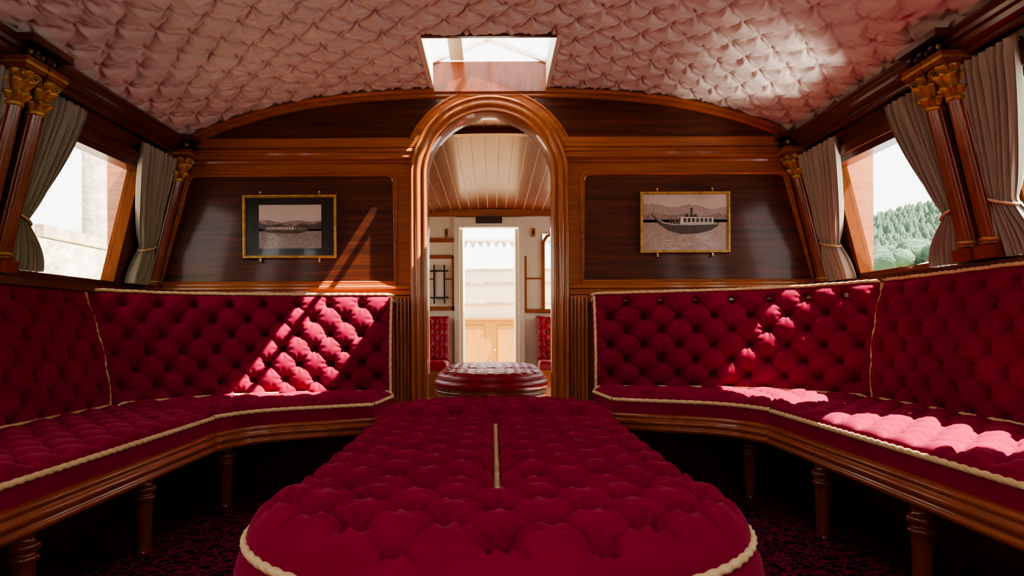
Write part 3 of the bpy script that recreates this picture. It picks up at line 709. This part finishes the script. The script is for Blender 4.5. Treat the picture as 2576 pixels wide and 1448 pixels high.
mb.box(-.325,-.295,Y1+.07,Y1+.55,-.70,.98,'white'); mb.box(.225,.255,Y1+.07,Y1+.55,-.70,.98,'white')
mb.box(-.298,-.288,Y1+.30,Y1+.34,.2,.27,'brass')
mb.obj('door_1')
mb=MB()
X=-.52; 
for dx in (-.05,.05): mb.box(X+dx-.007,X+dx+.007,Y1-.035,Y1-.02,.24,.62,'black')
for dz in (.30,.56): mb.box(X-.09,X+.09,Y1-.037,Y1-.022,dz-.007,dz+.007,'black')
mb.box(X-.05,X+.05,Y1-.022,Y1-.002,.30,.56,'p_white'); mb.obj('oxford_frame')
for xx in (-.45,.40):
    mb=MB(); mb.box(xx-.018,xx+.018,Y1-.015,Y1-.001,.89,.97,'brass'); mb.box(xx-.007,xx+.007,Y1-.025,Y1-.015,.91,.95,'black'); mb.obj('brass_switch_plate')
mb=MB(); mb.box(-2,2,Y1+.05,11,-.80,-.72,'deckfloor'); mb.obj('deck_outside')
mb=MB()
mb.box(-.42,.32,8.6,8.9,-.72,.10,'honey'); mb.box(-.44,.34,8.57,8.9,.10,.125,'honey')
for xx in (-.35,.055): mb.box(xx,xx+.24,8.585,8.6,-.6,.03,'honey')
mb.ball((.02,8.58,-.26),.018,'brass'); mb.obj('wooden_locker')
mb=MB()
mb.box(-1.2,1.2,9.0,9.05,-.72,.75,'white')
for z in (.30,.55,.72): mb.box(-1.2,1.2,8.97,9.0,z,z+.025,'post')
mb.obj('deck_bulwark')
mb=MB()
mb.box(-1.2,1.2,8.2,8.22,1.00,1.03,'white')
for i in range(24):
    x=-1.08+i*.09; mb.prism([(x,8.2,1.0),(x+.09,8.2,1.0),(x+.045,8.2,.92)],(0,.015,0),'post')
for xx in (-1.15,1.15): mb.box(xx-.02,xx+.02,8.19,8.23,-.72,1.12,'white')
mb.obj('deck_canopy_frame')

# ------------------------------------------------------------------ exterior
mb=MB(); 
o=mb.addv([(-300,-100,-1.3),(300,-100,-1.3),(300,400,-1.3),(-300,400,-1.3)]); mb.addf([(o,o+1,o+2,o+3)],'lake'); mb.obj('lake_water_ground')
mb=MB()
rng=random.Random(5)
for row in range(7):
    y=-3.0+rng.random()*.5
    while y<14:
        L=.8+rng.random()*.9; z0=-1.3+row*.28
        o_=rng.random()*.05
        mb.box(-3.9,-3.15+o_,y,y+L-.03,z0,z0+.26,'stone'); y+=L
for k in range(9): mb.box(-3.8,-3.2,4+k*1.1,4+k*1.1+1.0,.67,.74+.02*(k%3),'post')
mb.obj('dock_wall')
mb=MB(); mb.lathe((-4.3,8.0,-1.3),[(0.0,5.6),(.24,5.6),(.26,0)],'post',14); mb.obj('mooring_post')
gx=np.linspace(38,260,90); gy=np.linspace(-60,420,150); GX,GY=np.meshgrid(gx,gy,indexing='ij')
def HZ(x,y):
    t=np.clip((x-45)/95,0,1.6); base=-2+ (31+5*np.sin(y/40)+2*np.sin(y/13+x/20))*(t**.8)
    return base+1.0*np.sin(x/7+y/11)
mb=MB(); mb.grid(np.stack([GX,GY,HZ(GX,GY)],2),'grass'); mb.obj('hillside_ground')
mb=MB()
for i in range(9000):
    x=48+rng.random()*140; y=60+rng.random()*270
    dens=math.sin(x/11+1)*math.sin(y/19)+.4*math.sin(x/4+y/6)
    if x<118 and dens<.3: continue
    z=float(HZ(x,y)); r=.9+rng.random()*1.4
    if x>118: mb.lathe((x,y,z),[(r*.8,0),(r*.7,r*.7),(r*.35,r*1.7),(0,r*2.3)],'tree',6)
    else: mb.ball((x,y,z+r*.6),r,'tree',7,5,(1+rng.random()*.4,1+rng.random()*.4,1))
mb.obj('hillside_trees')

for o in list(bpy.context.scene.objects):
    if o.parent is None: o.location.z+=EYE
# ------------------------------------------------------------------ light
w=bpy.data.worlds.new('World'); bpy.context.scene.world=w; w.use_nodes=True
nt=w.node_tree; bg=nt.nodes['Background']; bg.inputs['Strength'].default_value=5.0
tc=nt.nodes.new('ShaderNodeTexCoord'); sp=nt.nodes.new('ShaderNodeSeparateXYZ'); r=nt.nodes.new('ShaderNodeValToRGB')
link(nt,tc.outputs['Generated'],sp.inputs[0]); link(nt,sp.outputs['Z'],r.inputs['Fac'])
r.color_ramp.elements[0].color=(1,.97,.93,1); r.color_ramp.elements[1].color=(.86,.92,1,1); link(nt,r.outputs['Color'],bg.inputs['Color'])
sl=bpy.data.lights.new('sun','SUN'); sl.energy=50; sl.angle=math.radians(.5); sl.color=(1,.94,.85)
so=bpy.data.objects.new('sun',sl); bpy.context.scene.collection.objects.link(so)
d=Vector((-.65,.13,-1.0)).normalized(); so.rotation_euler=d.to_track_quat('-Z','Y').to_euler()
# spot lamp added outside the hull, standing in for sun glint off the lake
gl=bpy.data.lights.new('lake_glint_standin','SPOT'); gl.energy=750; gl.spot_size=math.radians(60); gl.spot_blend=.6; gl.shadow_soft_size=.3; gl.color=(1,.96,.9)
go=bpy.data.objects.new('lake_glint_standin',gl); bpy.context.scene.collection.objects.link(go)
go.location=(2.8,2.45,-1.2+EYE); d=Vector((1.25,2.95,1.0))-Vector((2.8,2.45,-1.2)); go.rotation_euler=d.to_track_quat('-Z','Y').to_euler()
bpy.context.scene.view_settings.look='AgX - Medium High Contrast'
# ------------------------------------------------------------------ camera
cam=bpy.data.cameras.new('camera'); co=bpy.data.objects.new('camera',cam); bpy.context.scene.collection.objects.link(co)
co.location=(0,0,EYE); co.rotation_euler=(pi/2,math.radians(.3),0)
cam.sensor_width=36; cam.lens=36*1800/2576; cam.shift_x=48/2576; cam.shift_y=101/2576; cam.clip_start=.02; cam.clip_end=2000
bpy.context.scene.camera=co
